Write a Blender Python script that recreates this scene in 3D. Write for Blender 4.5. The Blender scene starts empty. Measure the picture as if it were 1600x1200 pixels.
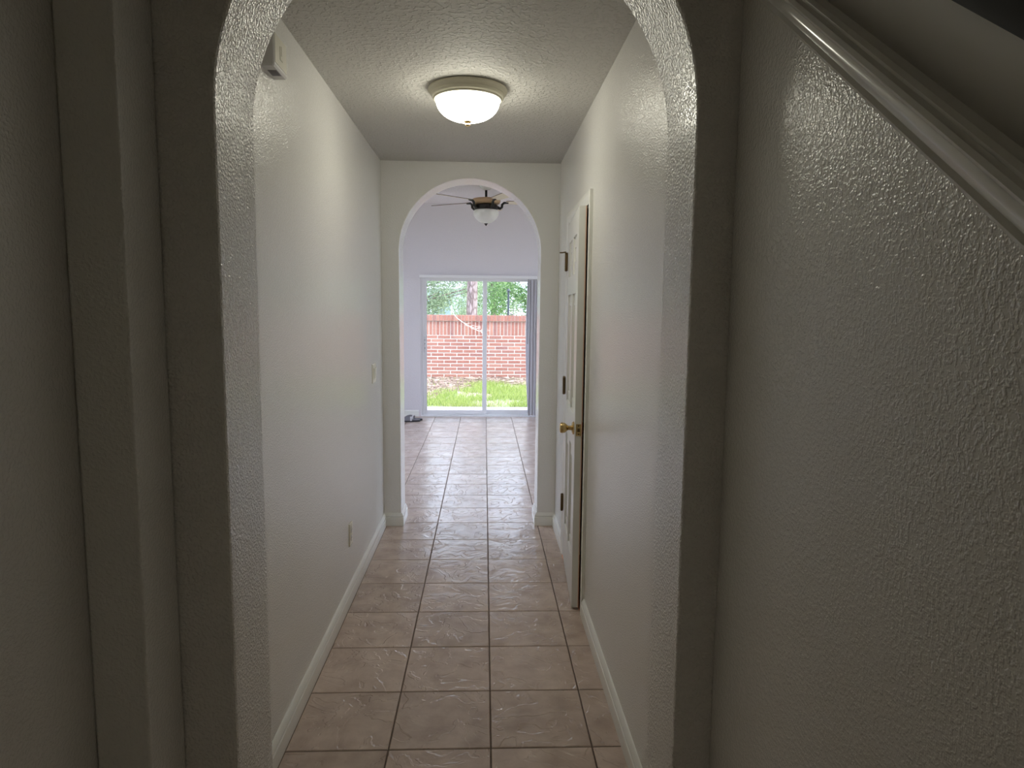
import bpy, bmesh, math, random
from mathutils import Vector, Matrix
random.seed(7)
S = bpy.context.scene
COL = S.collection

# ------------------------------------------------------------------ camera
YAW, PITCH, ROLL = 0.0414, 0.11046, 0.010
cd = bpy.data.cameras.new('camera'); cam = bpy.data.objects.new('camera', cd); COL.objects.link(cam)
cd.sensor_fit = 'HORIZONTAL'; cd.sensor_width = 36; cd.lens = 36 * 1060 / 1600; cd.clip_start = 0.02
fw = Vector((math.sin(YAW) * math.cos(PITCH), math.cos(YAW) * math.cos(PITCH), -math.sin(PITCH)))
r0 = Vector((math.cos(YAW), -math.sin(YAW), 0)); u0 = r0.cross(fw)
rt = math.cos(ROLL) * r0 + math.sin(ROLL) * u0; up = rt.cross(fw)
M = Matrix((rt, up, -fw)).transposed().to_4x4(); M.translation = (0, 0, 1.5)
cam.matrix_world = M; S.camera = cam

# ------------------------------------------------------------------ sky, sun, exposure
w = bpy.data.worlds.new('overcast_sky'); S.world = w; w.use_nodes = True
bg = w.node_tree.nodes['Background']; bg.inputs[0].default_value = (0.79, 0.87, 1.12, 1); bg.inputs[1].default_value = 4.6
sd = bpy.data.lights.new('sun', 'SUN'); sd.energy = 6.5; sd.angle = math.radians(4); sd.color = (1, .96, .92)
sun = bpy.data.objects.new('sun', sd); COL.objects.link(sun)
sdir = Vector((-0.62, 0.30, -0.72)).normalized()            # light travels from the right, over the house
sun.rotation_euler = sdir.to_track_quat('-Z', 'Y').to_euler(); sun.location = (8, 4, 12)
S.view_settings.view_transform = 'Standard'; S.view_settings.look = 'None'
S.cycles.diffuse_bounces = 6; S.cycles.max_bounces = 9
S.view_settings.exposure = 0.0; S.view_settings.gamma = 1; S.view_settings.use_curve_mapping = False

# ------------------------------------------------------------------ materials
def nodes(name):
    m = bpy.data.materials.new(name); m.use_nodes = True
    nt = m.node_tree; return m, nt, nt.nodes['Principled BSDF']
def plain(name, col, rough=.5, metal=0, spec=.5):
    m, nt, p = nodes(name)
    p.inputs['Base Color'].default_value = (*col, 1); p.inputs['Roughness'].default_value = rough
    p.inputs['Metallic'].default_value = metal; p.inputs['Specular IOR Level'].default_value = spec
    n = nt.nodes.new('ShaderNodeTexNoise'); n.inputs['Scale'].default_value = 60
    g = nt.nodes.new('ShaderNodeNewGeometry'); nt.links.new(g.outputs['Position'], n.inputs['Vector'])
    b = nt.nodes.new('ShaderNodeBump'); b.inputs['Strength'].default_value = .08; b.inputs['Distance'].default_value = .001
    nt.links.new(n.outputs[0], b.inputs['Height']); nt.links.new(b.outputs[0], p.inputs['Normal'])
    return m
def paint(name, col, rough, scale, dist, lo=.38, hi=.68, strength=1.0, spec=.5):
    m, nt, p = nodes(name); L = nt.links.new
    p.inputs['Base Color'].default_value = (*col, 1); p.inputs['Roughness'].default_value = rough
    p.inputs['Specular IOR Level'].default_value = spec
    g = nt.nodes.new('ShaderNodeNewGeometry')
    n = nt.nodes.new('ShaderNodeTexNoise'); n.inputs['Scale'].default_value = scale; n.inputs['Detail'].default_value = 1.5
    L(g.outputs['Position'], n.inputs['Vector'])
    r = nt.nodes.new('ShaderNodeMapRange'); r.interpolation_type = 'SMOOTHSTEP'
    r.inputs['From Min'].default_value = lo; r.inputs['From Max'].default_value = hi
    L(n.outputs[0], r.inputs['Value'])
    b = nt.nodes.new('ShaderNodeBump'); b.inputs['Strength'].default_value = strength; b.inputs['Distance'].default_value = dist
    L(r.outputs[0], b.inputs['Height']); L(b.outputs[0], p.inputs['Normal'])
    return m
WALLC = (.825, .815, .79)
M_wall = paint('wall_paint', WALLC, .18, 185, .0006, .38, .70, spec=1.0)
M_arch = paint('arch_paint', WALLC, .24, 165, .0013, .38, .68, spec=.8)
M_lwall = paint('living_wall_paint', (.76, .73, .765), .5, 90, .0006)
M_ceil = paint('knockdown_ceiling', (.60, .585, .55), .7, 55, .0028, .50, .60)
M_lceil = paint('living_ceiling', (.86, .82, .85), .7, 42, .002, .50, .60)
M_trim = plain('trim_gloss_white', (.86, .86, .82), .2)
M_door = plain('door_white', (.80, .80, .77), .3)
M_brass = plain('polished_brass', (.62, .46, .22), .24, 1)
M_bronze = plain('aged_bronze', (.16, .11, .06), .4, 1)
M_alu = plain('white_aluminium', (.86, .86, .88), .35)
M_plate = plain('ivory_plastic', (.80, .77, .66), .35)
M_white = plain('white_plastic', (.78, .77, .76), .4)
M_grey = plain('grille_grey', (.30, .29, .31), .6)
M_cap = plain('near_black_cap', (.010, .009, .008), .6, 0, .3)  # near-black matte colour for the stair wall cap
M_black = plain('dark_bronze_metal', (.012, .010, .010), .35, .3)
M_fixture = plain('cream_fixture_ring', (.60, .57, .45), .4)
M_rubber = plain('black_rubber', (.02, .02, .022), .7)
M_felt = plain('grey_felt', (.20, .19, .21), .9)
M_strap = plain('pale_strap', (.62, .60, .62), .7)
M_peach = plain('closet_peach', (.75, .32, .18), .8)
M_peachl = plain('orange_edge', (.75, .46, .32), .7)
M_bladeD = plain('walnut_blade', (.09, .045, .03), .45)
M_bladeL = plain('maple_blade_underside', (.70, .62, .50), .45)
M_motor = plain('tan_motor_housing', (.42, .28, .16), .4, .2)
M_frost = plain('frosted_bowl', (.72, .71, .69), .35)
M_concrete = paint('patio_concrete', (.46, .40, .39), .85, 60, .002)
M_mortar = paint('mortar', (.72, .64, .58), .95, 120, .003)
M_post = plain('dark_post', (.03, .04, .055), .5)
M_house = plain('pale_blue_siding', (.62, .74, .80), .8)
M_roof = plain('grey_shingles', (.30, .30, .32), .9)
M_stair = plain('stair_wall_paint', WALLC, .6)
M_twig = plain('bleached_twig', (.75, .68, .60), .8)

def glass_mat(name, tint):
    m, nt, p = nodes(name); nt.nodes.remove(p); L = nt.links.new
    out = nt.nodes['Material Output']; t = nt.nodes.new('ShaderNodeBsdfTransparent'); t.inputs[0].default_value = (*tint, 1)
    g = nt.nodes.new('ShaderNodeBsdfGlossy'); g.inputs['Roughness'].default_value = .02
    mx = nt.nodes.new('ShaderNodeMixShader'); fr = nt.nodes.new('ShaderNodeFresnel'); fr.inputs[0].default_value = 1.3
    L(fr.outputs[0], mx.inputs[0]); L(t.outputs[0], mx.inputs[1]); L(g.outputs[0], mx.inputs[2]); L(mx.outputs[0], out.inputs[0])
    return m
M_glass = glass_mat('window_glass', (.95, .97, .96))
M_amber = glass_mat('added_amber_glass', (.80, .72, .54))  # tint warms the daylight let in by the added foyer opening

def tile_mat():
    m, nt, p = nodes('ceramic_tile'); L = nt.links.new
    tc = nt.nodes.new('ShaderNodeTexCoord'); oi = nt.nodes.new('ShaderNodeObjectInfo')
    off = nt.nodes.new('ShaderNodeVectorMath'); off.operation = 'ADD'
    mu = nt.nodes.new('ShaderNodeMath'); mu.operation = 'MULTIPLY'; mu.inputs[1].default_value = 40
    L(oi.outputs['Random'], mu.inputs[0]); L(tc.outputs['Object'], off.inputs[0]); L(mu.outputs[0], off.inputs[1])
    n = nt.nodes.new('ShaderNodeTexNoise'); n.inputs['Scale'].default_value = 5.5; n.inputs['Detail'].default_value = 4; n.inputs['Distortion'].default_value = .5
    L(off.outputs[0], n.inputs['Vector'])
    cr = nt.nodes.new('ShaderNodeValToRGB'); e = cr.color_ramp.elements
    e[0].position = .34; e[0].color = (.2, .2, .2, 1); e[1].position = .70; e[1].color = (.35, .35, .35, 1)
    for pos, v in ((.41, .0), (.43, .55), (.54, .25), (.56, .85)):
        q = cr.color_ramp.elements.new(pos); q.color = (v, v, v, 1)
    L(n.outputs[0], cr.inputs[0])
    b = nt.nodes.new('ShaderNodeBump'); b.inputs['Distance'].default_value = .0030; b.inputs['Strength'].default_value = 1
    L(cr.outputs[0], b.inputs['Height'])
    n3 = nt.nodes.new('ShaderNodeTexNoise'); n3.inputs['Scale'].default_value = 90; L(off.outputs[0], n3.inputs['Vector'])
    b2 = nt.nodes.new('ShaderNodeBump'); b2.inputs['Distance'].default_value = .0005; b2.inputs['Strength'].default_value = .5
    L(n3.outputs[0], b2.inputs['Height']); L(b.outputs[0], b2.inputs['Normal']); L(b2.outputs[0], p.inputs['Normal'])
    n2 = nt.nodes.new('ShaderNodeTexNoise'); n2.inputs['Scale'].default_value = 9; n2.inputs['Detail'].default_value = 6; L(off.outputs[0], n2.inputs['Vector'])
    c2 = nt.nodes.new('ShaderNodeValToRGB'); c2.color_ramp.elements[0].position = .3; c2.color_ramp.elements[1].position = .72
    c2.color_ramp.elements[0].color = (.46, .355, .30, 1); c2.color_ramp.elements[1].color = (.66, .535, .465, 1)
    L(n2.outputs[0], c2.inputs[0])
    hv = nt.nodes.new('ShaderNodeHueSaturation'); mr = nt.nodes.new('ShaderNodeMapRange'); mr.inputs['To Min'].default_value = .92; mr.inputs['To Max'].default_value = 1.08
    L(oi.outputs['Random'], mr.inputs['Value']); L(mr.outputs[0], hv.inputs['Value']); L(c2.outputs[0], hv.inputs['Color'])
    L(hv.outputs[0], p.inputs['Base Color'])
    p.inputs['Roughness'].default_value = .22; p.inputs['Specular IOR Level'].default_value = .5; p.inputs['Coat Weight'].default_value = 0; p.inputs['Coat IOR'].default_value = 1.5; p.inputs['Coat Roughness'].default_value = .16
    b3 = nt.nodes.new('ShaderNodeBump'); b3.inputs['Distance'].default_value = .0010; L(cr.outputs[0], b3.inputs['Height']); L(b3.outputs[0], p.inputs['Coat Normal'])
    return m
M_tile = tile_mat()
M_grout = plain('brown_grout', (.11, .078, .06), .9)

def brick_mat():
    m, nt, p = nodes('red_brick'); L = nt.links.new
    oi = nt.nodes.new('ShaderNodeObjectInfo'); cr = nt.nodes.new('ShaderNodeValToRGB'); e = cr.color_ramp.elements
    e[0].color = (.30, .125, .095, 1); e[1].color = (.40, .20, .15, 1); e[1].position = 1
    q = cr.color_ramp.elements.new(.5); q.color = (.35, .16, .12, 1)
    q = cr.color_ramp.elements.new(.85); q.color = (.27, .13, .11, 1)
    L(oi.outputs['Random'], cr.inputs[0])
    n = nt.nodes.new('ShaderNodeTexNoise'); n.inputs['Scale'].default_value = 35; n.inputs['Detail'].default_value = 4
    g = nt.nodes.new('ShaderNodeNewGeometry'); L(g.outputs['Position'], n.inputs['Vector'])
    mx = nt.nodes.new('ShaderNodeMixRGB'); mx.blend_type = 'OVERLAY'; mx.inputs[0].default_value = .35
    L(cr.outputs[0], mx.inputs[1]); L(n.outputs[0], mx.inputs[2]); L(mx.outputs[0], p.inputs['Base Color'])
    b = nt.nodes.new('ShaderNodeBump'); b.inputs['Distance'].default_value = .004; L(n.outputs[0], b.inputs['Height']); L(b.outputs[0], p.inputs['Normal'])
    p.inputs['Roughness'].default_value = .9
    return m
M_brick = brick_mat()

def lawn_mat():
    m, nt, p = nodes('lawn_soil'); L = nt.links.new
    g = nt.nodes.new('ShaderNodeNewGeometry')
    n = nt.nodes.new('ShaderNodeTexNoise'); n.inputs['Scale'].default_value = 1.3; n.inputs['Detail'].default_value = 5; L(g.outputs['Position'], n.inputs['Vector'])
    c = nt.nodes.new('ShaderNodeValToRGB'); e = c.color_ramp.elements
    e[0].position = .38; e[0].color = (.34, .27, .22, 1); e[1].position = .56; e[1].color = (.24, .27, .14, 1)
    L(n.outputs[0], c.inputs[0]); L(c.outputs[0], p.inputs['Base Color']); p.inputs['Roughness'].default_value = 1
    return m
M_lawn = lawn_mat()
def leaf_mat(name, c1, c2, trans=.5):
    m, nt, p = nodes(name); L = nt.links.new; nt.nodes.remove(p)
    out = nt.nodes['Material Output']; g = nt.nodes.new('ShaderNodeNewGeometry'); cr = nt.nodes.new('ShaderNodeValToRGB')
    cr.color_ramp.elements[0].color = (*c1, 1); cr.color_ramp.elements[1].color = (*c2, 1)
    L(g.outputs['Random Per Island'], cr.inputs[0])
    d = nt.nodes.new('ShaderNodeBsdfDiffuse'); t = nt.nodes.new('ShaderNodeBsdfTranslucent'); mx = nt.nodes.new('ShaderNodeMixShader'); mx.inputs[0].default_value = trans
    L(cr.outputs[0], d.inputs[0]); L(cr.outputs[0], t.inputs[0]); L(d.outputs[0], mx.inputs[1]); L(t.outputs[0], mx.inputs[2]); L(mx.outputs[0], out.inputs[0])
    return m
M_grass = leaf_mat('grass_blades', (.20, .30, .07), (.50, .56, .20))
M_leafA = leaf_mat('pale_leaves', (.27, .35, .24), (.52, .62, .42), .5)
M_leafB = leaf_mat('bright_leaves', (.14, .26, .12), (.38, .54, .24), .5)
M_vane = leaf_mat('blind_vinyl', (.84, .83, .86), (.90, .89, .92), .35)
M_straw = leaf_mat('pine_straw', (.22, .15, .13), (.55, .44, .37), .2)
def bark_mat():
    m, nt, p = nodes('pine_bark'); L = nt.links.new
    tc = nt.nodes.new('ShaderNodeTexCoord'); mp = nt.nodes.new('ShaderNodeMapping'); mp.inputs['Scale'].default_value = (1, 1, .3)
    L(tc.outputs['Object'], mp.inputs[0]); v = nt.nodes.new('ShaderNodeTexVoronoi'); v.feature = 'DISTANCE_TO_EDGE'; v.inputs['Scale'].default_value = 14
    L(mp.outputs[0], v.inputs['Vector'])
    c = nt.nodes.new('ShaderNodeValToRGB'); c.color_ramp.elements[0].color = (.13, .09, .085, 1); c.color_ramp.elements[1].color = (.36, .28, .28, 1); c.color_ramp.elements[1].position = .25
    L(v.outputs[0], c.inputs[0]); L(c.outputs[0], p.inputs['Base Color'])
    b = nt.nodes.new('ShaderNodeBump'); b.inputs['Distance'].default_value = .02; L(v.outputs[0], b.inputs['Height']); L(b.outputs[0], p.inputs['Normal'])
    p.inputs['Roughness'].default_value = .9
    return m
M_bark = bark_mat()
def lamp_mat():
    m, nt, p = nodes('lit_alabaster_dome'); L = nt.links.new
    g = nt.nodes.new('ShaderNodeTexCoord'); n = nt.nodes.new('ShaderNodeTexNoise'); n.inputs['Scale'].default_value = 9; n.inputs['Distortion'].default_value = 2.5
    L(g.outputs['Object'], n.inputs['Vector']); c = nt.nodes.new('ShaderNodeValToRGB')
    c.color_ramp.elements[0].color = (.90, .86, .70, 1); c.color_ramp.elements[1].color = (1, .98, .85, 1)
    L(n.outputs[0], c.inputs[0]); L(c.outputs[0], p.inputs['Emission Color']); p.inputs['Emission Strength'].default_value = LAMP
    p.inputs['Base Color'].default_value = (.8, .78, .7, 1)
    return m
LAMP = 24.5
M_lamp = lamp_mat()

# ------------------------------------------------------------------ helpers
class MB:
    def __init__(s): s.v = []; s.f = []
    def add(s, v, f):
        o = len(s.v); s.v += [tuple(p) for p in v]; s.f += [tuple(i + o for i in q) for q in f]; return s
    def box(s, x0, x1, y0, y1, z0, z1):
        return s.add([(x0,y0,z0),(x1,y0,z0),(x1,y1,z0),(x0,y1,z0),(x0,y0,z1),(x1,y0,z1),(x1,y1,z1),(x0,y1,z1)],
                     [(0,3,2,1),(4,5,6,7),(0,1,5,4),(1,2,6,5),(2,3,7,6),(3,0,4,7)])
    def lathe(s, prof, n=32, c=(0,0,0), axis='Z'):
        vs = []; fs = []
        for r, h in prof:
            for k in range(n):
                a = 2 * math.pi * k / n; x, y = r * math.cos(a), r * math.sin(a)
                vs.append({'Z': (c[0]+x, c[1]+y, c[2]+h), 'Y': (c[0]+x, c[1]+h, c[2]-y), 'X': (c[0]+h, c[1]+x, c[2]+y)}[axis])
        for i in range(len(prof) - 1):
            for k in range(n):
                k2 = (k + 1) % n; fs.append((i*n+k, i*n+k2, (i+1)*n+k2, (i+1)*n+k))
        if prof[0][0] > 1e-6: fs.append(tuple(range(n - 1, -1, -1)))
        if prof[-1][0] > 1e-6: fs.append(tuple((len(prof)-1)*n + k for k in range(n)))
        return s.add(vs, fs)
    def tube(s, path, rad, n=8):
        P = [Vector(p) for p in path]; R = rad if isinstance(rad, (list, tuple)) else [rad] * len(P); vs = []; fs = []
        for i, p in enumerate(P):
            d = (P[min(i+1, len(P)-1)] - P[max(i-1, 0)]).normalized()
            a = d.cross(Vector((0, 0, 1)) if abs(d.z) < .9 else Vector((1, 0, 0))).normalized(); b = d.cross(a)
            for k in range(n):
                t = 2 * math.pi * k / n; vs.append(p + R[i] * (math.cos(t) * a + math.sin(t) * b))
        for i in range(len(P) - 1):
            for k in range(n):
                k2 = (k + 1) % n; fs.append((i*n+k, i*n+k2, (i+1)*n+k2, (i+1)*n+k))
        fs.append(tuple(range(n-1, -1, -1))); fs.append(tuple((len(P)-1)*n + k for k in range(n)))
        return s.add(vs, fs)
    def sweep(s, rings):                      # list of closed rings of equal length
        n = len(rings[0]); vs = [p for r in rings for p in r]; fs = []
        for i in range(len(rings) - 1):
            for k in range(n):
                k2 = (k + 1) % n; fs.append((i*n+k, i*n+k2, (i+1)*n+k2, (i+1)*n+k))
        fs.append(tuple(range(n-1, -1, -1))); fs.append(tuple((len(rings)-1)*n + k for k in range(n)))
        return s.add(vs, fs)
    def mesh(s, name, mat, smooth=False, fix=True, ang=38):
        me = bpy.data.meshes.new(name); me.from_pydata(s.v, [], s.f)
        if fix:
            bm = bmesh.new(); bm.from_mesh(me); bmesh.ops.remove_doubles(bm, verts=bm.verts, dist=1e-5)
            bmesh.ops.recalc_face_normals(bm, faces=bm.faces); bm.to_mesh(me); bm.free()
        if smooth:
            me.shade_smooth(); me.set_sharp_from_angle(angle=math.radians(ang))
        me.materials.append(mat); return me
    def build(s, name, mat, parent=None, smooth=False, bevel=0, fix=True, loc=None, rot=None, ang=38):
        o = bpy.data.objects.new(name, s.mesh(name, mat, smooth, fix, ang)); COL.objects.link(o)
        if parent: o.parent = parent
        if loc: o.location = loc
        if rot: o.rotation_euler = rot
        if bevel:
            b = o.modifiers.new('bevel', 'BEVEL'); b.width = bevel; b.segments = 2; b.limit_method = 'ANGLE'; b.angle_limit = math.radians(50); b.harden_normals = True
        return o
def tag(o, label, cat=None, group=None, kind=None):
    o['label'] = label
    if cat: o['category'] = cat
    if group: o['group'] = group
    if kind: o['kind'] = kind
    return o
def empty(name, loc=(0,0,0), rz=0):
    o = bpy.data.objects.new(name, None); COL.objects.link(o); o.location = loc; o.rotation_euler = (0, 0, rz); o.empty_display_size = .1; return o
def struct(o, label): return tag(o, label, kind='structure')

# ------------------------------------------------------------------ dimensions
XL, XR = -.685, .497            # corridor wall faces
CH = 2.455                      # corridor ceiling
A1, A2 = 1.38, 1.61             # near arch wall
B1, B2 = 4.595, 4.825           # far arch wall
LX0, LX1, LY1, LH = -2.6, 3.0, 9.364, 2.9   # living room
FXL, FXR, FY0 = -.733, .50, -1.6            # foyer

# ------------------------------------------------------------------ arch walls
def arch_wall(name, label, y0, y1, x0, x1, a0, a1, zs, top, mat):
    n = 48; ch = .007
    def outline(k):
        c, r = (a0 + a1) / 2, (a1 - a0) / 2 + k
        return [(a0 - k, 0)] + [(c - r * math.cos(math.pi * i / n), zs + r * math.sin(math.pi * i / n)) for i in range(n + 1)] + [(a1 + k, 0)]
    m = MB()
    for y in (y0, y1):
        O = outline(ch)
        m.add([(x0, y, 0), (O[0][0], y, 0), (O[1][0], y, O[1][1]), (O[1][0], y, top), (x0, y, top)], [(0,1,2,3,4)])
        m.add([(O[-1][0], y, 0), (x1, y, 0), (x1, y, top), (O[-2][0], y, top), (O[-2][0], y, O[-2][1])], [(0,1,2,3,4)])
        for i in range(1, n + 1):
            (xa, za), (xb, zb) = O[i], O[i+1]
            m.add([(xa,y,za),(xb,y,zb),(xb,y,top),(xa,y,top)], [(0,1,2,3)])
    seq = [(y0, ch), (y0 + .3*ch, .3*ch), (y0 + ch, 0), (y1 - ch, 0), (y1 - .3*ch, .3*ch), (y1, ch)]
    for (ya, ka), (yb, kb) in zip(seq, seq[1:]):
        OA, OB = outline(ka), outline(kb)
        for i in range(len(OA) - 1):
            m.add([(OA[i][0], ya, OA[i][1]), (OA[i+1][0], ya, OA[i+1][1]), (OB[i+1][0], yb, OB[i+1][1]), (OB[i][0], yb, OB[i][1])], [(0,1,2,3)])
    for x in (x0, x1): m.add([(x,y0,0),(x,y1,0),(x,y1,top),(x,y0,top)], [(0,1,2,3)])
    m.add([(x0,y0,top),(x1,y0,top),(x1,y1,top),(x0,y1,top)], [(0,1,2,3)])
    o = m.build(name, mat, smooth=True, ang=15); struct(o, label); return o
arch_wall('wall_front', 'dark textured wall with the large near archway into the hallway', A1, A2, -.95, 1.72, -.523, .42, 1.89, 4.2, M_arch)
arch_wall('wall_back', 'grey end wall of the hallway with the small far archway', B1, B2, -2.72, 3.12, -.567, .372, 1.88, LH, M_wall)

# ------------------------------------------------------------------ corridor
def B(x0, x1, y0, y1, z0, z1): return MB().box(x0, x1, y0, y1, z0, z1)
struct(B(XL - .12, XL, A2, B1, 0, CH).build('wall_left', M_wall), 'textured off-white wall along the left of the hallway')
DY0, DY1, DZ = 3.235, 4.005, 1.994     # closet door opening
m = MB().box(XR, XR + .12, A2, DY0, 0, CH).box(XR, XR + .12, DY1, B1, 0, CH).box(XR, XR + .12, DY0, DY1, DZ, CH)
struct(m.build('wall_right', M_wall), 'textured off-white wall along the right of the hallway with the door in it')
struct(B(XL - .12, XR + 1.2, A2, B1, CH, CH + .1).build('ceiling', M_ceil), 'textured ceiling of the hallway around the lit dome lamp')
# closet behind the door
m = MB().box(XR+.12, 1.3, 3.0, 3.1, 0, CH).box(XR+.12, 1.3, 4.2, 4.3, 0, CH).box(1.3, 1.4, 3.0, 4.3, 0, CH)
struct(m.build('wall_closet', M_peach), 'peach closet interior glimpsed past the door edge')
struct(MB().box(XR - .016, 1.4, DY0 + .004, DY1 - .004, .0005, .005).build('floor_closet', M_peach), 'terracotta closet floor seen under the door edge')

# ------------------------------------------------------------------ foyer round the camera
struct(MB().box(FXL, -.631, 1.235, A1, 0, 4.2).build('wall_pier', M_wall, bevel=.007), 'shallow wall return left of the near archway')
struct(B(FXL - .12, FXL, FY0, A1, 0, 4.2).build('wall_side', M_wall), 'dim foyer wall at the far left edge')
SWX0, SWX1, SWZ0, SWZ1 = -.60, -.44, .55, 2.05       # added unseen opening behind the viewpoint, lets fill daylight into the foyer
m = MB().box(FXL - .12, SWX0, FY0 - .12, FY0, 0, 4.2).box(SWX1, 1.72, FY0 - .12, FY0, 0, 4.2).box(SWX0, SWX1, FY0 - .12, FY0, 0, SWZ0).box(SWX0, SWX1, FY0 - .12, FY0, SWZ1, 4.2)
struct(m.build('wall_entry', M_stair), 'foyer wall behind the viewpoint with a narrow opening added to light the foyer')
m = MB().box(SWX0, SWX0+.02, FY0-.09, FY0-.03, SWZ0, SWZ1).box(SWX1-.02, SWX1, FY0-.09, FY0-.03, SWZ0, SWZ1).box(SWX0+.02, SWX1-.02, FY0-.09, FY0-.03, SWZ0, SWZ0+.02).box(SWX0+.02, SWX1-.02, FY0-.09, FY0-.03, SWZ1-.02, SWZ1)
o = struct(m.build('window_3', M_trim), 'narrow amber glass window added behind the viewpoint to brighten the foyer')
MB().box(SWX0+.02, SWX1-.02, FY0-.063, FY0-.057, SWZ0+.02, SWZ1-.02).build('pane', M_amber, o)
struct(B(FXL, FXR, FY0, .05, -.0024, 0).build('floor_foyer', M_tile), 'tiled foyer floor under the viewpoint')
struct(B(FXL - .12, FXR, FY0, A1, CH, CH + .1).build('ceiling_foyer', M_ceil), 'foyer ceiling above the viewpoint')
# stair side wall with a sloped top, rising away from the entry
SL = .752
def zt(y): return 1.749 + SL * (y - .642)
y0 = -1.2
m = MB(); ring = lambda x: [(x, y0, 0), (x, A1, 0), (x, A1, zt(A1)), (x, y0, zt(y0))]
ring = lambda x: [(x, y0, 0), (x, A1, 0), (x, A1, zt(A1) - .1), (x, y0, zt(y0) - .1)]
m.sweep([ring(FXR), ring(FXR + .11)])
struct(m.build('wall_stair', M_wall, bevel=.006), 'textured sloping stair wall at the right with lamp highlight')
ring = lambda x: [(x, y0, zt(y0) - .1), (x, A1, zt(A1) - .1), (x, A1, zt(A1)), (x, y0, zt(y0))]
struct(MB().sweep([ring(FXR + .012), ring(FXR + .11)]).build('trim_4', M_stair), 'smooth dark board above the sloping molding at top right')
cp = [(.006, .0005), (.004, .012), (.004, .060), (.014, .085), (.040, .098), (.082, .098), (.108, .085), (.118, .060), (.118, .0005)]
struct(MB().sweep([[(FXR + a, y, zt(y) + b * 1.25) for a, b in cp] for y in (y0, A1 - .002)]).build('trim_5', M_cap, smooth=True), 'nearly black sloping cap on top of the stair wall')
# sloped molding on it
def zl(y): return 1.566 + SL * (y - .621)
n_ = Vector((0, -SL, 1)).normalized()
prof = [(0, 0), (.010, .001), (.013, .006), (.010, .012), (.014, .020), (.019, .030), (.018, .035), (.024, .038), (.027, .043), (.025, .049), (.019, .052), (.021, .057), (.017, .062), (0, .063)]
rings = []
for y in (y0, A1 - .002):
    rings.append([Vector((FXR - px, y, zl(y))) + n_ * pz for px, pz in prof])
# cut both ends plumb
for r, y in zip(rings, (y0, A1 - .002)):
    for p in r:
        d = y - p.y; p.y = y; p.z += d * SL
struct(MB().sweep(rings).build('trim_1', M_trim, smooth=True), 'glossy white molding climbing the stair wall at top right')
struct(B(FXR, FXR + .11, FY0, A1, CH, 4.2).build('wall_stair_upper', M_stair), 'header above the stair opening')
struct(B(1.6, 1.72, FY0, A1, 0, 4.2).build('wall_stairwell', M_stair), 'far wall of the dark stairwell')
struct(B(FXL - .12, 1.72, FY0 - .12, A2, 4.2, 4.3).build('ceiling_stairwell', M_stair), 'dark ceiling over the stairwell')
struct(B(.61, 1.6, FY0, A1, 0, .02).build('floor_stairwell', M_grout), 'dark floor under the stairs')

# ------------------------------------------------------------------ living room
SX0, SX1, SZ = -.872, .775, 1.945       # slider opening
WT = LY1 + .16
m = MB().box(LX0 - .12, SX0, LY1, WT, 0, LH).box(SX1, LX1 + .12, LY1, WT, 0, LH).box(SX0, SX1, LY1, WT, SZ, LH)
struct(m.build('wall_living', M_lwall), 'lavender-grey living room wall around the sliding glass door')
def side_wall(name, x0, x1, wy0, wy1, wz0, wz1, label):
    m = MB().box(x0, x1, B2, wy0, 0, LH).box(x0, x1, wy1, LY1, 0, LH).box(x0, x1, wy0, wy1, 0, wz0).box(x0, x1, wy0, wy1, wz1, LH)
    struct(m.build(name, M_lwall), label)
WR = (5.5, 8.7, .1, 2.5); WL = (5.5, 8.7, .1, 2.5)  # unseen side windows, added to brighten the living room
side_wall('wall_living_right', LX1, LX1 + .12, *WR, 'right side wall of the living room with a wide window added for daylight')
side_wall('wall_living_left', LX0 - .12, LX0, *WL, 'left side wall of the living room with a wide window added for daylight')
struct(B(LX0 - .12, LX1 + .12, B2, WT, LH, LH + .12).build('ceiling_living', M_lceil), 'pale ceiling of the living room above the fan')
for i, (xc, W) in enumerate(((LX1 + .06, WR), (LX0 - .06, WL))):
    m = MB(); a, b, c, d = W; t = .05
    m.box(xc-.03, xc+.03, a, b, c, c+t).box(xc-.03, xc+.03, a, b, d-t, d).box(xc-.03, xc+.03, a, a+t, c+t, d-t).box(xc-.03, xc+.03, b-t, b, c+t, d-t).box(xc-.02, xc+.02, (a+b)/2-.02, (a+b)/2+.02, c+t, d-t)
    o = struct(m.build('window_%d' % (i + 1), M_alu), 'wide white framed window, added to bring in daylight, in the %s living room wall' % ('right', 'left')[i])
    for a2, b2 in ((a+t, (a+b)/2-.02), ((a+b)/2+.02, b-t)):
        MB().box(xc-.003, xc+.003, a2, b2, c+t, d-t).build('pane', M_glass, o)

# ------------------------------------------------------------------ floor and tiles
fl = struct(B(-2.85, 3.2, FY0 - .1, LY1, -.15, -.0025).build('floor', M_grout), 'brown ceramic tile floor running from the hallway to the glass door')
PX, PY, GX, GY = .35, .353, .03, 2.178
tm = {}
def tile(x0, x1, y0, y1):
    w_, d_ = round(x1 - x0, 4), round(y1 - y0, 4)
    if (w_, d_) not in tm:
        g = .0024; bv = .0025; a, b = w_ / 2 - g, d_ / 2 - g
        m = MB(); R = lambda k, z: [(-a+k, -b+k, z), (a-k, -b+k, z), (a-k, b-k, z), (-a+k, b-k, z)]
        m.sweep([R(0, -.006), R(0, -bv), R(bv, 0)]); tm[(w_, d_)] = m.mesh('tile', M_tile)
    o = bpy.data.objects.new('tile', tm[(w_, d_)]); COL.objects.link(o); o.parent = fl; o.location = ((x0 + x1) / 2, (y0 + y1) / 2, 0)
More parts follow.
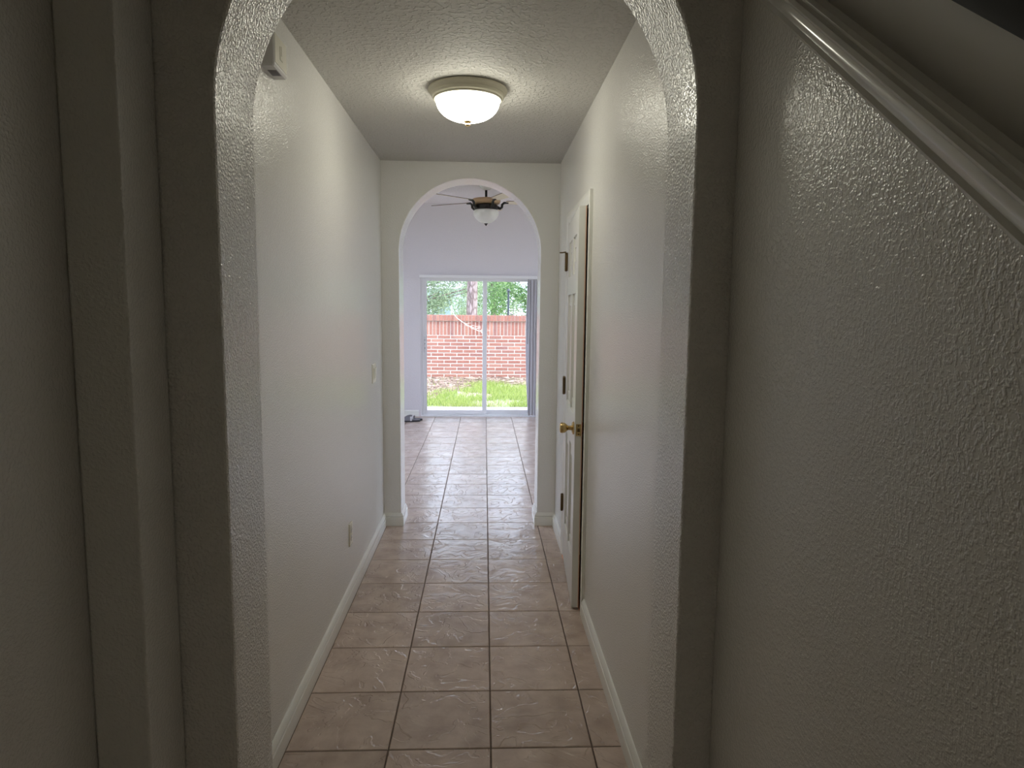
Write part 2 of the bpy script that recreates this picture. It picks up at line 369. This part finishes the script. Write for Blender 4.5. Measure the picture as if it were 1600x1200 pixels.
def tiles(xa, xb, ya, yb):
    for i in range(math.floor((xa - GX) / PX), math.ceil((xb - GX) / PX)):
        for j in range(math.floor((ya - GY) / PY + 1e-6), math.ceil((yb - GY) / PY - 1e-6)):
            x0, x1 = max(GX + i * PX, xa), min(GX + (i + 1) * PX, xb); y0, y1 = max(GY + j * PY, ya), min(GY + (j + 1) * PY, yb)
            if x1 - x0 > .01 and y1 - y0 > .01: tile(x0, x1, y0, y1)
tiles(XL, XR, .05, GY + 7 * PY)
tiles(LX0, LX1, GY + 7 * PY, LY1)

# ------------------------------------------------------------------ baseboards
BP = [(0, 0), (.017, 0), (.017, .056), (.0165, .058), (.011, .060), (.0105, .063), (.015, .067), (.0145, .072), (.009, .079), (.006, .087), (.002, .090), (0, .090)]
def baseboard(name, path, label, side=1):
    """path in plan; the profile grows to the left of travel (side=1) or the right"""
    P = [Vector((p[0], p[1])) for p in path]; rings = []
    for i, p in enumerate(P):
        def nrm(a, b):
            d = (b - a).normalized(); return Vector((-d.y, d.x)) * side
        if i == 0: o = nrm(P[0], P[1])
        elif i == len(P) - 1: o = nrm(P[-2], P[-1])
        else:
            n1, n2 = nrm(P[i-1], p), nrm(p, P[i+1]); o = (n1 + n2) / (1 + n1.dot(n2))
        rings.append([(p.x + o.x * a, p.y + o.y * a, z) for a, z in BP])
    struct(MB().sweep(rings).build(name, M_trim, smooth=True), label)
baseboard('baseboard_left', [(XL, A2), (XL, B1), (-.567, B1), (-.567, B2)], 'white baseboard along the left hallway wall and round the far arch', -1)
baseboard('baseboard_right', [(XR, A2), (XR, DY0 - .062)], 'white baseboard on the right between the near arch and the door', 1)
baseboard('baseboard_back', [(XR, DY1 + .062), (XR, B1), (.372, B1), (.372, B2)], 'white baseboard right of the far arch beyond the door', 1)
baseboard('baseboard_living', [(LX0, B2 + .01), (LX0, LY1), (SX0 - .03, LY1)], 'white baseboard left of the sliding glass door', -1)

# ------------------------------------------------------------------ closet door
def casing():
    m = MB(); t = .018; wd = .058; x = XR
    prof = [(0, 0), (.010, 0), (.013, .010), (.012, .022), (.017, .036), (.018, .050), (.015, .058), (0, .058)]   # (out, away from opening)
    def col(sy, yy):
        ring = lambda z, k: [(x - a, yy + sy * b, z + k * b) for a, b in prof]
        m.sweep([ring(0, 0), ring(DZ, 1)])
    col(-1, DY0); col(1, DY1)
    m.sweep([[(x - a, DY0 - b, DZ + b) for a, b in prof], [(x - a, DY1 + b, DZ + b) for a, b in prof]])
    # jamb lining
    m.box(x, x + .12, DY0 - .001, DY0 + .004, 0, DZ).box(x, x + .12, DY1 - .004, DY1 + .001, 0, DZ).box(x, x + .12, DY0, DY1, DZ - .004, DZ + .001)
    return struct(m.build('trim_2', M_trim, smooth=True), 'white casing round the closet door on the right')
casing()
AJ = math.radians(3.2); DW, DT = .752, .036
door = struct(empty('door_1', (XR - .012, DY1 - .006, 0), -math.pi / 2 - AJ), 'white six panel closet door standing slightly ajar')
z0, z1 = .012, 1.986
cols = [(.115, .335), (.417, .637)]; rows = [(.24, .80), (.98, 1.58), (1.68, 1.87)]
m = MB(); xs = [0] + [c for q in cols for c in q] + [DW]
m.box(0, .115, 0, DT, z0, z1).box(.335, .417, 0, DT, z0, z1).box(.637, DW, 0, DT, z0, z1)
zz = [(z0, .24), (.80, .98), (1.58, 1.68), (1.87, z1)]
for a, b in cols:
    for c, d in zz: m.box(a, b, 0, DT, c, d)
m.build('door_frame', M_door, door, bevel=.002)
for a, b in cols:
    for c, d in rows:
        p = MB(); e = .0
        R = lambda k, y: [(a+k, y, c+k), (b-k, y, c+k), (b-k, y, d-k), (a+k, y, d-k)]
        p.sweep([R(0, .009), R(.012, .013), R(.016, .013), R(.05, .004), R(.06, .004), R(.06, DT-.004), R(.05, DT-.004), R(.016, DT-.013), R(0, DT-.009)])
        p.build('panel', M_door, door)
for z in (.335, 1.05, 1.775):
    h = MB(); h.lathe([(.0085, -.045), (.0085, .045)], 12, (-.006, -.009, z)); h.lathe([(.005, .045), (.010, .047), (.007, .053), (0, .056)], 12, (-.006, -.009, z)).lathe([(0, -.056), (.007, -.053), (.010, -.047), (.005, -.045)], 12, (-.006, -.009, z))
    h.box(-.003, .001, -.006, .030, z - .045, z + .045)
    o = h.build('hinge', M_bronze, door, smooth=True); o['label'] = 'dark bronze butt hinge'
    if z > 1.7: MB().tube([(-.006, -.012, z+.057), (-.02, -.03, z+.055), (-.026, -.045, z+.055)], .004).build('hinge_stop', M_bronze, o)
KZ, KU = .915, DW - .062
k = MB().lathe([(.032, 0), (.033, -.004), (.028, -.009), (.012, -.012), (.011, -.028), (.016, -.034), (.024, -.044), (.027, -.056), (.025, -.066), (.020, -.070), (0, -.0705)], 28, (KU, 0, KZ), 'Y')
o = k.build('knob', M_brass, door, smooth=True); o['label'] = 'polished brass knob'
k = MB().lathe([(.032, 0), (.033, .004), (.028, .009), (.012, .012), (.011, .028), (.024, .044), (.027, .056), (.020, .070), (0, .0705)], 24, (KU, DT, KZ), 'Y')
k.build('knob', M_brass, door, smooth=True)
lp = MB().box(DW, DW + .0015, .006, .031, KZ - .029, KZ + .029).build('latch_plate', M_brass, door); lp['label'] = 'brass latch plate on the door edge'
MB().box(DW + .0015, DW + .009, .0125, .0245, KZ - .008, KZ + .008).build('latch_bolt', M_bronze, lp)
for dz in (-.021, .021): MB().lathe([(.0035, 0), (.0035, .0008), (0, .001)], 10, (DW + .0015, .0185, KZ + dz), 'X').build('screw', M_bronze, lp)

eb = MB().box(DW, DW + .0012, DT - .004, DT, z0, z1).build('edge_band', M_peachl, door); eb['label'] = 'orange strip along the door edge'

# ------------------------------------------------------------------ sliding glass door
sl = struct(empty('door_2', (0, LY1, 0)), 'aluminium sliding glass door looking out on the brick wall')
def frame_bars(m, x0, x1, y0, y1, za, zb, l, r, t, b):
    m.box(x0, x0+l, y0, y1, za, zb).box(x1-r, x1, y0, y1, za, zb).box(x0+l, x1-r, y0, y1, zb-t, zb).box(x0+l, x1-r, y0, y1, za, za+b); return m
m = frame_bars(MB(), SX0, SX1, .03, .13, 0.0, SZ, .03, .03, .03, .025)
m.box(SX0 + .03, SX1 - .03, .07, .085, .025, .034)
m.build('outer_frame', M_alu, sl, bevel=.002)
p1 = frame_bars(MB(), SX0 + .032, .035, .048, .072, .026, SZ - .032, .045, .055, .045, .055).build('sliding_sash', M_alu, sl, bevel=.003)
MB().box(SX0 + .077, -.02, .057, .063, .081, SZ - .077).build('pane', M_glass, p1)
h = MB().box(SX0 + .045, SX0 + .068, .040, .048, .88, 1.12).box(SX0 + .05, SX0 + .062, .018, .028, .90, 1.10).box(SX0 + .05, SX0 + .062, .018, .048, .90, .915).box(SX0 + .05, SX0 + .062, .018, .048, 1.085, 1.10)
hh = h.build('handle', M_alu, p1, bevel=.002)
for z in (.94, 1.0, 1.05): MB().box(SX0 + .052, SX0 + .060, .0165, .018, z, z + .02).build('latch', M_grey, hh)
p2 = frame_bars(MB(), -.025, SX1 - .032, .090, .114, .026, SZ - .032, .055, .045, .045, .055).build('fixed_sash', M_alu, sl, bevel=.003)
MB().box(.03, SX1 - .077, .099, .105, .081, SZ - .077).build('pane', M_glass, p2)
struct(MB().box(SX0, SX1, LY1, LY1 + .03, 0, .012).build('trim_3', M_alu), 'pale threshold strip under the sliding glass door')

# vertical blind
vb = tag(empty('vertical_blind', (0, LY1 - .05, 0)), 'white vertical blind pulled to the right of the glass door', 'blind')
MB().box(SX0 - .01, SX1 + .03, -.02, .025, 1.905, 1.945).build('headrail', M_alu, vb, bevel=.003)
for i in range(3): MB().box(-.6 + i * .6, -.57 + i * .6, .0251, .0495, 1.915, 1.945).build('bracket', M_white, vb)
for i in range(10):
    x = .62 + .0155 * i; ang = math.radians(34 + 16 * math.sin(i * 2.3)); lean = -.028 if i == 0 else random.uniform(-.004, .004)
    m = MB(); rings = []
    for t in range(9):
        f = t / 8; z = 1.895 - f * (1.895 - .03); tw = ang + (math.radians(40) * f if i in (0,) else 0)
        ring = []
        for s_ in (-1, -.5, 0, .5, 1): 
            ring.append((s_, .004 * (1 - s_ * s_)))
        ring = ring + [(a, b - .0012) for a, b in reversed(ring)]
        c, s = math.cos(tw), math.sin(tw)
        rings.append([(x + lean * math.sin(f * 3.1) + c * a * .0445 - s * b, -.0 + s * a * .0445 + c * b, z) for a, b in ring])
    m.sweep(rings).build('vane', M_vane, vb, smooth=True)
MB().tube([(.60, -.03, 1.90), (.59, -.035, 1.5), (.592, -.035, 1.02)], .0045).build('wand', M_grey, vb)

# ------------------------------------------------------------------ ceiling light
lt = tag(empty('ceiling_light', (-.078, 3.10, CH)), 'lit flush dome lamp with cream ring on the hallway ceiling', 'ceiling light')
MB().lathe([(.165, 0), (.172, -.004), (.173, -.014), (.166, -.022), (.160, -.026), (.160, -.034), (.156, -.040), (.150, -.043), (.147, -.050), (.139, -.052), (.137, -.040), (.10, -.03)], 64).build('mounting_ring', M_fixture, lt, smooth=True)
dome = [(.143, -.049)] + [(.140 * math.cos(t * math.pi / 2 / 14) ** .85, -.050 - .088 * math.sin(t * math.pi / 2 / 14)) for t in range(14)] + [(0, -.138)]
MB().lathe(dome, 64).build('glass_dome', M_lamp, lt, smooth=True)
MB().lathe([(0, -.136), (.017, -.138), (.016, -.142), (.009, -.144), (.010, -.148), (.0115, -.153), (.009, -.159), (0, -.161)], 24).build('finial', M_brass, lt, smooth=True)

# ------------------------------------------------------------------ ceiling fan
fan = tag(empty('ceiling_fan', (.012, 8.0, LH)), 'dark ceiling fan with frosted bowl light in the living room', 'ceiling fan')
MB().lathe([(.07, 0), (.07, -.012), (.05, -.04), (.02, -.05), (0, -.05)], 28).build('canopy', M_white, fan, smooth=True)
MB().lathe([(.014, -.03), (.014, -.17)], 14).build('downrod', M_black, fan, smooth=True)
MB().lathe([(.02, -.135), (.10, -.140), (.155, -.150), (.168, -.170), (.155, -.200), (.12, -.213), (0, -.213)], 40).build('motor_housing', M_motor, fan, smooth=True)
MB().lathe([(.125, -.213), (.135, -.225), (.135, -.262), (.12, -.272), (0, -.272)], 40).build('switch_housing', M_black, fan, smooth=True)
bowl = [(.128, -.272), (.143, -.285), (.145, -.300)] + [(.145 * math.cos(t * .1 * math.pi / 2), -.300 - .125 * math.sin(t * .1 * math.pi / 2)) for t in range(1, 10)] + [(0, -.425)]
MB().lathe(bowl, 40).build('light_bowl', M_frost, fan, smooth=True)
MB().lathe([(0, -.423), (.022, -.426), (.018, -.434), (.008, -.437), (.009, -.447), (0, -.452)], 20).build('finial', M_black, fan, smooth=True)
for kx in range(5):
    a = math.radians(6 + 72 * kx); ca, sa = math.cos(a), math.sin(a)
    def loc(u, v, z): return (u * ca - v * sa, u * sa + v * ca, z)
    ir = MB().tube([loc(.11, 0, -.235), loc(.165, 0, -.252), (loc(.185, 0, -.235)), loc(.188, 0, -.205), loc(.21, 0, -.185), loc(.26, 0, -.184)], [.018, .016, .015, .015, .014, .010], 8)
    ir.build('blade_iron', M_black, fan, smooth=True)
    pit = math.radians(-9); top = []; 
    prof = [(.23, .045), (.27, .055), (.40, .062), (.60, .068), (.68, .066), (.725, .052), (.74, .025)]
    out = [(u, v) for u, v in prof] + [(u, -v) for u, v in reversed(prof)]
    m = MB().sweep([[loc(u, v * math.cos(pit), -.176 + v * math.sin(pit) - dz) for u, v in out] for dz in (0, .006)])
    o = m.build('blade', M_bladeD, fan); o.data.materials.append(M_bladeL)
    for p in o.data.polygons:
        if p.normal.z < -.7: p.material_index = 1

# ------------------------------------------------------------------ small wall fittings
ch = tag(empty('door_chime', (XL, 2.255, 2.235)), 'cream door chime box high on the left hallway wall', 'door chime')
m = MB(); rg = lambda z, k: [(0, -.07+k, z), (.038-k, -.07+k, z), (.042-k, -.066+k, z), (.042-k, .066-k, z), (.038-k, .07-k, z), (0, .07-k, z)]
m.sweep([rg(-.006, .004), rg(0, 0), rg(.1, 0), rg(.104, .004)]).build('housing', M_white, ch)
MB().box(.042, .0432, -.060, .060, .008, .094).build('front_panel', M_plate, ch)
g = MB(); [g.box(.010 + .0, .034, -.022 + i * .009, -.017 + i * .009, -.0085, -.006) for i in range(5)]
g.box(.008, .036, -.026, .026, -.0072, -.006); g.build('grille', M_grey, ch)
MB().box(.0432, .0440, -.012, -.008, .030, .070).box(.0432, .0440, -.012, .016, .030, .034).box(.0432, .0440, .004, .008, .046, .074).build('emblem', M_fixture, ch)

def plate(name, y, z, w_, h_, label, cat):
    e = tag(empty(name, (XL, y, z)), label, cat); R = lambda k, x: [(x, -w_/2+k, -h_/2+k), (x, w_/2-k, -h_/2+k), (x, w_/2-k, h_/2-k), (x, -w_/2+k, h_/2-k)]
    MB().sweep([R(0, 0), R(0, .003), R(.004, .006)]).build('cover_plate', M_plate, e); return e
sw = plate('light_switch', 4.22, 1.094, .125, .118, 'ivory light switch plate on the left wall near the far arch', 'light switch')
for dy in (-.023, .023):
    m = MB(); m.add([(.006,dy-.017,-.034),(.006,dy+.017,-.034),(.006,dy+.017,.034),(.006,dy-.017,.034),(.008,dy-.017,-.034),(.008,dy+.017,-.034),(.014,dy+.017,.034),(.014,dy-.017,.034)], [(0,3,2,1),(4,5,6,7),(0,1,5,4),(1,2,6,5),(2,3,7,6),(3,0,4,7)])
    m.build('rocker', M_plate, sw)
ot = plate('power_outlet', 3.42, .340, .072, .117, 'ivory power outlet low on the left hallway wall', 'outlet')
for dz in (-.021, .021):
    f = MB().lathe([(.0165, .006), (.0165, .0085), (0, .0085)], 20, (0, 0, dz), 'X').build('socket', M_white, ot)
    MB().box(.0085, .009, -.008, -.0055, dz-.003, dz+.006).box(.0085, .009, .0055, .008, dz-.003, dz+.006).box(.0085, .009, -.002, .002, dz-.011, dz-.007).build('slot', M_grey, f)

# ------------------------------------------------------------------ slippers
def slipper(loc, rz, label):
    e = tag(empty('slipper', loc, rz), label, 'slipper', 'slippers by the glass door')
    out = []
    for k in range(28):
        a = 2 * math.pi * k / 28; u = .125 * math.cos(a); v = .042 * math.sin(a) * (1 + .18 * math.cos(a)); out.append((u, v))
    m = MB().sweep([[(u * s, v * s, z) for u, v in out] for s, z in ((.95, 0), (1, .004), (1, .018), (.97, .021))])
    m.build('sole', M_rubber, e, smooth=True)
    MB().sweep([[(u * .96, v * .95, z) for u, v in out] for z in (.021, .027)]).build('footbed', M_felt, e, smooth=True)
    m = MB(); rings = []
    for t in range(9):
        u = -.115 + .115 * t / 8; hgt = .052 * math.sin(math.pi * (.18 + .5 * t / 8)) ; hw = .042 * math.sqrt(max(.05, 1 - (u / .125) ** 2)) * 1.0
        o_ = [(u, -hw * math.cos(math.pi * q / 10), .018 + hgt * math.sin(math.pi * q / 10)) for q in range(11)]
        i_ = [(u, -hw * .92 * math.cos(math.pi * q / 10), .018 + hgt * .9 * math.sin(math.pi * q / 10)) for q in range(10, -1, -1)]
        rings.append(o_ + i_)
    m.sweep(rings).build('upper', M_felt, e, smooth=True)
    m = MB(); rings = []
    for u in (-.012, .010):
        hw = .0435; hgt = .052
        rings.append([(u, -hw * math.cos(math.pi * q / 10), .016 + hgt * math.sin(math.pi * q / 10)) for q in range(11)] + [(u, -hw * .93 * math.cos(math.pi * q / 10), .016 + (hgt - .003) * math.sin(math.pi * q / 10)) for q in range(10, -1, -1)])
    m.sweep(rings).build('strap', M_strap, e, smooth=True)
slipper((-.965, 8.93, 0), math.radians(8), 'grey slipper on the tiles nearer the camera, left of the glass door')
slipper((-.945, 9.06, 0), math.radians(-14), 'grey slipper behind its mate, next to the wall')

# ------------------------------------------------------------------ outdoors
GZ = -.10
struct(B(-30, 30, -8, 60, -.6, GZ).build('ground', M_lawn), 'lawn and bare soil beyond the glass door')
struct(B(-3.2, 3.2, WT, 10.62, GZ, -.045).build('patio', M_concrete), 'pinkish concrete patio strip outside the glass door')
def noise2(x, y):
    return math.sin(1.7*x + .6*y + 1.1) + math.sin(-1.1*x + 1.9*y) * .8 + math.sin(3.1*x + 2.3*y + .5) * .4
m = MB(); n = 0
while n < 42000:
    x = random.uniform(-2.8, 2.8); y = 10.62 + 4.6 * random.random()
    far = (y - 10.62) / 4.9; edge = min(.80, .32 + .46 * (x + 1.05)) + .06 * noise2(x, y)
    if far > edge and random.random() < .93: 
        n += 1; continue
    if (y < 10.95 and random.random() < .75) or (noise2(2.3*x, 2.7*y) > .5 and random.random() < .8): n += 1; continue
    h = random.uniform(.04, .11) ; a = random.uniform(0, 6.28); w_ = .006; lx, ly = random.gauss(0, .03), random.gauss(0, .03)
    dx, dy = w_ * math.cos(a), w_ * math.sin(a)
    m.add([(x-dx, y-dy, GZ), (x+dx, y+dy, GZ), (x+lx, y+ly, GZ+h)], [(0,1,2)]); n += 1
tag(m.build('grass', M_grass, fix=False), 'bright green grass between the patio and the brick wall', 'grass', kind='stuff')
m = MB()
for n in range(12000):
    x = random.uniform(-3, 3); y = random.uniform(11.6, 15.5)
    if (y - 10.62) / 4.9 < min(.76, .22 + .46 * (x + 1.05)) + .06 * noise2(x, y): continue
    a = random.uniform(0, 3.14); l = random.uniform(.05, .14); w_ = .005; z = GZ + random.uniform(.004, .03)
    c, s = math.cos(a), math.sin(a)
    m.add([(x-c*l+s*w_, y-s*l-c*w_, z), (x-c*l-s*w_, y-s*l+c*w_, z), (x+c*l-s*w_, y+s*l+c*w_, z+random.uniform(-.003,.03)), (x+c*l+s*w_, y+s*l-c*w_, z+.004)], [(0,1,2,3)])
tag(m.build('pine_straw', M_straw, fix=False), 'dry pinkish pine straw at the foot of the brick wall', 'straw', kind='stuff')

# brick wall
WY = 15.72; TOP = 1.345
bw = tag(empty('brick_wall', (0, WY, GZ)), 'red brick garden wall with upright course and overhanging cap', 'wall')
BPX, BPY, NC = .296, .0815, 12
X0 = -3.0; NB = 20
MB().box(X0, X0 + NB * BPX, .007, .19, -.05, TOP - GZ - .02).build('mortar_core', M_mortar, bw)
def bmesh_box(w_, d_, h_, name):
    m = MB(); k = .004; R = lambda q, y: [(-w_/2+q, y, -h_/2+q), (w_/2-q, y, -h_/2+q), (w_/2-q, y, h_/2-q), (-w_/2+q, y, h_/2-q)]
    m.sweep([R(k, 0), R(0, k), R(0, d_)]); return m.mesh(name, M_brick)
def putb(me, nm, x, y, z):
    o = bpy.data.objects.new(nm, me); COL.objects.link(o); o.parent = bw; o.location = (x, y + random.uniform(-.003, .003), z)
b1 = bmesh_box(BPX - .018, .09, BPY - .019, 'brick'); bh = bmesh_box(BPX / 2 - .018, .09, BPY - .019, 'brick')
for j in range(NC):
    z = BPY * (j + .5); odd = j % 2
    if odd:
        putb(bh, 'brick', X0 + BPX / 4, 0, z); putb(bh, 'brick', X0 + NB * BPX - BPX / 4, 0, z)
    for i in range(NB - odd): putb(b1, 'brick', X0 + BPX * (i + .5 + .5 * odd), 0, z)
zs0 = BPY * NC; zs1 = TOP - GZ - .145
NS = int(NB * BPX / .0815); sp = NB * BPX / NS
b2 = bmesh_box(sp - .015, .09, zs1 - zs0 - .012, 'soldier_brick'); b3 = bmesh_box(sp * 1 - .008, .26, .135, 'cap_brick')
for i in range(NS):
    putb(b2, 'soldier_brick', X0 + sp * (i + .5), 0, (zs0 + zs1) / 2); putb(b3, 'cap_brick', X0 + sp * (i + .5), -.035, TOP - GZ - .07)
MB().box(X0, X0 + NB * BPX, -.025, .215, TOP - GZ - .137, TOP - GZ - .008).build('cap_mortar', M_mortar, bw)

# bleached branch leaning on the wall
br = tag(empty('dead_branch', (-.70, WY - .06, 1.33)), 'bleached bare branch hanging over the brick wall', 'branch')
main = [Vector(p) for p in ((0, .02, .03), (.08, -.05, -.06), (.28, -.07, -.20), (.50, -.09, -.31), (.75, -.10, -.40))]
MB().tube(main, [.008, .008, .007, .006, .003], 6).build('stem', M_twig, br, smooth=True)
for i in range(16):
    f = random.uniform(.25, .98) * 4; k = min(int(f), 3); p = main[k].lerp(main[k+1], f - k); l = random.uniform(.10, .26); a = random.choice((random.uniform(.2, 1.0), random.uniform(-.9, -.4)))
    MB().tube([p, p + Vector((l*.5*math.cos(a), -.02, l*.5*math.sin(a))), p + Vector((l*math.cos(a*.6), -.03, l*math.sin(a*.6)))], [.0045, .004, .0025], 5).build('twig', M_twig, br, smooth=True)

# trees
def crown(m, c, r, n, size):
    for _ in range(n):
        u = Vector((random.gauss(0, 1), random.gauss(0, 1), random.gauss(0, 1))).normalized() * random.uniform(.35, 1) 
        p = Vector((c[0] + u.x * r[0], c[1] + u.y * r[1], c[2] + u.z * r[2]))
        d = Vector((random.gauss(0, 1), random.gauss(0, 1), random.gauss(0, .7))).normalized(); s = d.cross(Vector((random.gauss(0,1), random.gauss(0,1), random.gauss(0,1)))).normalized()
        L_ = size * random.uniform(.7, 1.3)
        m.add([p - d*L_, p + s*L_*.45, p + d*L_, p - s*L_*.45], [(0,1,2,3)])
def tree(name, loc, h, tr, clumps, mat, size, n, label, group=None):
    e = tag(empty(name, loc), label, 'tree', group)
    t = MB().tube([(0,0,0), (tr*.3, 0, h*.3), (-tr*.3, tr*.2, h*.65), (0, 0, h)], [tr*1.25, tr, tr*.9, tr*.55], 14)
    for (x, y, z, r) in clumps:
        t.tube([(0, 0, min(h*.9, max(h*.25, z - .9))), (x*.5, y*.5, z - .4), (x, y, z)], [tr*.4, tr*.25, tr*.08], 6)
    t.build('trunk', M_bark, e, smooth=True)
    f = MB()
    for (x, y, z, r) in clumps: crown(f, (x, y, z), (r, r, r*.8), n, size)
    f.build('foliage', mat, e, fix=False); return e
tree('pine_tree', (-.40, 20.2, GZ), 8.5, .15, [(random.uniform(-1.3,1.3), random.uniform(-1,1), random.uniform(6.2, 9), .9) for _ in range(7)], M_leafB, .06, 500, 'tall pine trunk with flaky bark behind the brick wall')
def clumps(n, x0, x1, z0, z1, r):
    return [(random.uniform(x0, x1), random.uniform(-.5, .5), z0 + (z1 - z0) * (k + random.random()) / n, r * random.uniform(.8, 1.2)) for k in range(n)]
tree('leafy_tree', (-3.1, 21.5, GZ), 4.2, .12, clumps(22, 1.1, 3.0, 1.1, 3.6, .5) + clumps(5, -1.2, .6, 2, 4, .7), M_leafA, .036, 750, 'airy pale green tree behind the wall at the left pane', 'trees beyond the brick wall')
tree('leafy_tree', (1.85, 23.4, GZ), 4.0, .10, clumps(14, -1.5, .6, 1.0, 3.8, .6) + clumps(5, .4, 1.2, 1.4, 4, .7), M_leafB, .045, 1100, 'bright green bushy tree behind the wall at the right pane', 'trees beyond the brick wall')
tree('leafy_tree', (.35, 27.5, GZ), 4.6, .13, clumps(12, -1.5, 1.5, 1.2, 4.8, .9), M_leafA, .06, 1100, 'soft green tree farther back between the trunk and the post', 'trees beyond the brick wall')
tree('leafy_tree', (5.4, 28.5, GZ), 4.4, .13, clumps(8, -1.2, 1.2, 1.4, 4.8, .9), M_leafB, .07, 1000, 'hazy green tree at the far right of the view', 'trees beyond the brick wall')
# post
po = tag(empty('garden_post', (.64, 18.3, GZ)), 'slim dark metal post standing behind the brick wall', 'post')
MB().lathe([(.045, 0), (.045, .03), (.028, .05), (.026, 2.02), (.026, 2.06)], 12).build('pole', M_post, po, smooth=True)
MB().lathe([(.05, 2.06), (.055, 2.075), (.03, 2.10), (.012, 2.13), (0, 2.14)], 12).build('post_cap', M_post, po, smooth=True)
# neighbour's house
hs = tag(empty('neighbour_house', (-4.2, 36, GZ)), 'pale blue house far behind the trees at the left', 'building')
MB().box(-4, 4, 0, 6, 0, 2.6).build('siding', M_house, hs)
MB().sweep([[(x, -.4, 2.6), (x, 6.4, 2.6), (x, 3, 4.6)] for x in (-4.4, 4.4)]).build('roof', M_roof, hs)
for x in (-2.2, 1.4):
    f = frame_bars(MB(), x, x + 1.1, -.05, .0, .9, 2.1, .07, .07, .07, .07).build('window', M_white, hs); MB().box(x+.07, x+1.03, -.02, -.01, .97, 2.03).build('pane', M_glass, f)
